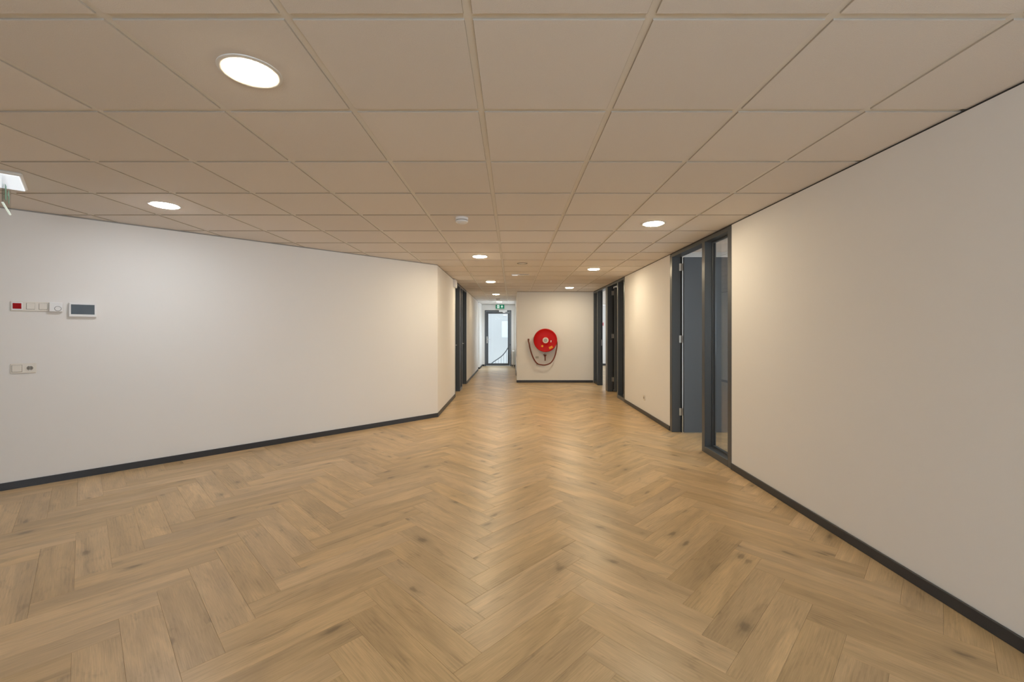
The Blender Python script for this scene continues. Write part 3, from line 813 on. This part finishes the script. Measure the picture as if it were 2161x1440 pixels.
# ------------------------------------------------------------------ ceiling devices
def smoke_detector(x, y, lab):
    t = empty('smoke_detector', (x, y, ZC), 0, lab, 'smoke detector', 'white smoke detectors')
    MB().lathe([(0.058, 0.0), (0.058, -0.018), (0.054, -0.022), (0.0, -0.022)], 32).build('base', 'white_plastic', t, True)
    MB().lathe([(0.050, -0.022), (0.050, -0.027), (0.058, -0.029), (0.056, -0.040), (0.040, -0.050), (0.0, -0.052)], 32).build('sensor_head', 'white_plastic', t, True)
    MB().ring([(0.0515, -0.0222), (0.053, -0.0222), (0.053, -0.0288), (0.0515, -0.0288)], 32).build('vent_slot', 'groove', t)
    MB().lathe([(0.012, -0.049), (0.012, -0.054), (0.0, -0.055)], 12, 'Z', (-0.022, -0.02, 0)).build('indicator', 'white_plastic', t, True)
smoke_detector(-0.46, 3.93, 'round white smoke detector under the ceiling left of the main runner')
smoke_detector(-0.44, 13.6, 'tiny smoke detector on the far corridor ceiling')
x, y = cell_center(0, 8)
cv = empty('ceiling_vent', (x, y, ZC), 0, 'round grey ringed vent set flush in a ceiling tile', 'vent')
MB().ring([(0.064, 0.0), (0.080, 0.0), (0.078, -0.006), (0.066, -0.006)], 40).build('outer_ring', 'groove', cv, True)
MB().lathe([(0.064, 0.0), (0.064, -0.003), (0.04, -0.008), (0.0, -0.009)], 40).build('valve_disc', 'white_plastic', cv, True)
sb = empty('emergency_light', (0.155, 7.80, ZC), 0, 'slim white emergency light bar on the ceiling beyond the round vent', 'emergency light')
MB().box(-0.165, 0.165, -0.035, 0.035, -0.018, 0.0, 0.005).build('housing', 'white_plastic', sb)
MB().box(-0.02, 0.145, -0.0365, -0.0345, -0.013, -0.006).build('slot', 'groove', sb)
MB().box(-0.15, -0.05, -0.02, 0.02, -0.022, -0.0175, 0.002).build('lens', 'panel_lamp', sb)

# ------------------------------------------------------------------ wall devices on the angled wall
def on_diag(name, yc, z, lab, cat, group=None):
    return empty(name, (yc - DIAG, yc, z), PI / 4, lab, cat, group)
sw = on_diag('switch_plate', 3.692, 1.546, 'cream three-gang switch plate with one red rocker', 'switch')
MB().box(-0.111, 0.111, -0.009, 0.0, -0.041, 0.041, 0.003).build('cover_plate', 'cream_plastic', sw)
MB().box(-0.105, -0.042, -0.0125, -0.008, -0.034, 0.034, 0.002).build('rocker_frame', 'white_plastic', sw)
MB().box(-0.098, -0.049, -0.0160, -0.012, -0.023, 0.025, 0.0015).build('red_rocker', 'red_button', sw)
for xc in (0.005, 0.078):
    MB().box(xc - 0.028, xc + 0.022, -0.0095, -0.0085, -0.026, 0.028).build('rocker_groove', 'groove', sw)
    MB().box(xc - 0.026, xc + 0.021, -0.0145, -0.0092, -0.024, 0.027, 0.002).build('rocker', 'cream_plastic', sw)
th = on_diag('wall_sensor', 3.800, 1.546, 'small white box with a ring knob between switch plate and display', 'thermostat')
MB().box(-0.041, 0.041, -0.032, 0.0, -0.041, 0.041, 0.004, 2).build('body', 'white_plastic', th)
MB().ring([(0.0190, -0.0322), (0.0215, -0.0322), (0.0215, -0.0318), (0.0190, -0.0318)], 28, 'Y', (0.012, -0.0005, -0.014)).build('ring_groove', 'socket_hole', th)
MB().lathe([(0.0, -0.036), (0.017, -0.036), (0.018, -0.032)], 28, 'Y', (0.012, 0, -0.014)).build('knob', 'white_plastic', th, True)
ds = on_diag('wall_display', 3.919, 1.526, 'white wall touch panel with a dark screen on the angled wall', 'display')
MB().box(-0.09, 0.09, -0.030, 0.0, -0.064, 0.064, 0.006, 2).build('casing', 'white_plastic', ds)
MB().box(-0.076, 0.076, -0.0315, -0.029, -0.040, 0.048, 0.001).build('screen', 'screen', ds)
so = on_diag('socket_plate', 3.665, 1.016, 'cream plate with a blank switch and a wall socket', 'socket')
MB().box(-0.073, 0.073, -0.009, 0.0, -0.042, 0.042, 0.003).build('cover_plate', 'cream_plastic', so)
MB().box(-0.066, -0.006, -0.0095, -0.0085, -0.030, 0.030).build('rocker_groove', 'groove', so)
MB().box(-0.064, -0.008, -0.0145, -0.009, -0.028, 0.028, 0.002).build('rocker', 'cream_plastic', so)
MB().ring([(0.0195, -0.009), (0.0235, -0.009), (0.0235, -0.012), (0.0195, -0.012)], 28, 'Y', (0.037, 0, 0)).build('socket_rim', 'cream_plastic', so, True)
MB().lathe([(0.0, -0.0102), (0.0195, -0.0102), (0.0195, -0.009)], 28, 'Y', (0.037, 0, 0)).build('socket_well', 'groove', so)
for sx in (-0.0095, 0.0095):
    MB().lathe([(0.0, -0.0112), (0.0035, -0.0112), (0.0035, -0.010)], 12, 'Y', (0.037 + sx, 0, 0)).build('pin_hole', 'socket_hole', so)
for sz in (-1, 1):
    MB().box(0.034, 0.040, -0.0125, -0.010, min(sz * 0.014, sz * 0.0195), max(sz * 0.014, sz * 0.0195)).build('earth_clip', 'steel', so)

# ------------------------------------------------------------------ small things on the other walls
cp = empty('cover_plate', (XR, 6.864, 0.27), PI / 2 * -1, 'small cream outlet plate low on the middle right wall', 'socket')
MB().box(-0.041, 0.041, -0.010, 0.0, -0.041, 0.041, 0.003).build('plate', 'cream_plastic', cp)
MB().lathe([(0.0, -0.0105), (0.021, -0.0105), (0.021, -0.009)], 24, 'Y').build('socket_well', 'groove', cp)
jb = empty('junction_box', (XL, 8.57, 2.285), PI / 2, 'small white box high on the left wall beside the dark frame', 'junction box')
MB().box(-0.12, 0.12, -0.048, 0.0, -0.078, 0.073, 0.004).build('box_body', 'white_plastic', jb)
MB().box(-0.105, 0.105, -0.0515, -0.047, -0.065, 0.060, 0.002).build('box_lid', 'white_plastic', jb)
ca = empty('fire_call_point', (3.50, 16.75, 1.62), 0, 'small red call point on the office wall seen through the open door', 'call point')
MB().box(-0.06, 0.06, -0.05, 0.0, -0.06, 0.06, 0.006).build('casing', 'callpoint', ca)
MB().box(-0.03, 0.03, -0.053, -0.049, -0.03, 0.03, 0.002).build('press_plate', 'sign_white', ca)

# radiator at the end of the corridor
ra = empty('radiator', (XCR, 16.0, 0.10), 0, 'white panel radiator in the corner beside the glass end door', 'radiator')
MB().box(-0.120, -0.100, -0.42, 0.42, 0.0, 0.50, 0.004).build('front_panel', 'radiator', ra)
MB().box(-0.060, -0.040, -0.42, 0.42, 0.0, 0.50, 0.004).build('rear_panel', 'radiator', ra)
MB().box(-0.122, -0.030, -0.425, 0.425, 0.50, 0.515, 0.003).build('top_grille', 'radiator', ra)
MB().box(-0.1, -0.06, -0.42, -0.415, 0.02, 0.49).build('side_cover', 'hub', ra)
for sy in (-1, 1):
    MB().box(-0.045, -0.001, sy * 0.285 - 0.015, sy * 0.285 + 0.015, 0.1, 0.4).build('wall_bracket', 'radiator', ra)
MB().tube([(-0.08, -0.36, 0.0), (-0.08, -0.36, -0.1)], 0.009, 8).build('pipe', 'radiator', ra)

# ------------------------------------------------------------------ stair behind the glass door
st = empty('staircase', (0, 0, 0), 0, 'pale stair flight with a dark curving handrail behind the glass door', 'stairs')
for k in range(10):
    x1 = 0.35 - 0.25 * k; z = -0.0 - 0.19 * (k + 1) + 0.19
    MB().box(x1 - 0.25, x1 + 0.03, 17.62, 18.75, z - 0.05 - 0.0, z, 0.004).build('tread', 'concrete', st)
MB().plate([(0.6, 0.05), (0.6, -0.30), (-2.1, -2.35), (-2.1, -1.95), (0.3, -0.02)], 17.575, 17.615).build('stringer', 'wall', st)
MB().box(0.36, SX1 - 0.02, 17.16, 18.75, -0.25, 0.0).build('upper_landing', 'concrete', st)
BY = 17.55
rail = [(-1.7, 0, -0.72), (-1.35, 0, -0.42), (-1.0, 0, -0.11), (-0.75, 0, 0.09), (-0.45, 0, 0.30), (-0.28, 0, 0.48), (-0.15, 0, 0.68), (-0.02, 0, 0.86), (0.15, 0, 0.95), (0.5, 0, 0.97), (1.2, 0, 0.97)]
MB().tube([(a, BY, c) for a, b, c in rail], 0.020, 10, 5).build('handrail', 'rail', st, True)
def rail_z(x):
    for a, b in zip(rail, rail[1:]):
        if a[0] <= x <= b[0]: return a[2] + (b[2] - a[2]) * (x - a[0]) / (b[0] - a[0])
    return 0.9
for k in range(24):
    x = -1.55 + 0.11 * k
    top = rail_z(x); bot = min(0.0, (x - 0.3) * 0.76 - 0.02) - 0.05
    MB().tube([(x, BY, top), (x, BY, bot)], 0.006, 6).build('baluster', 'rail', st)
MB().tube([(-1.7, BY, -1.62), (0.3, BY, -0.06), (1.2, BY, -0.04)], 0.012, 8).build('bottom_rail', 'rail', st)
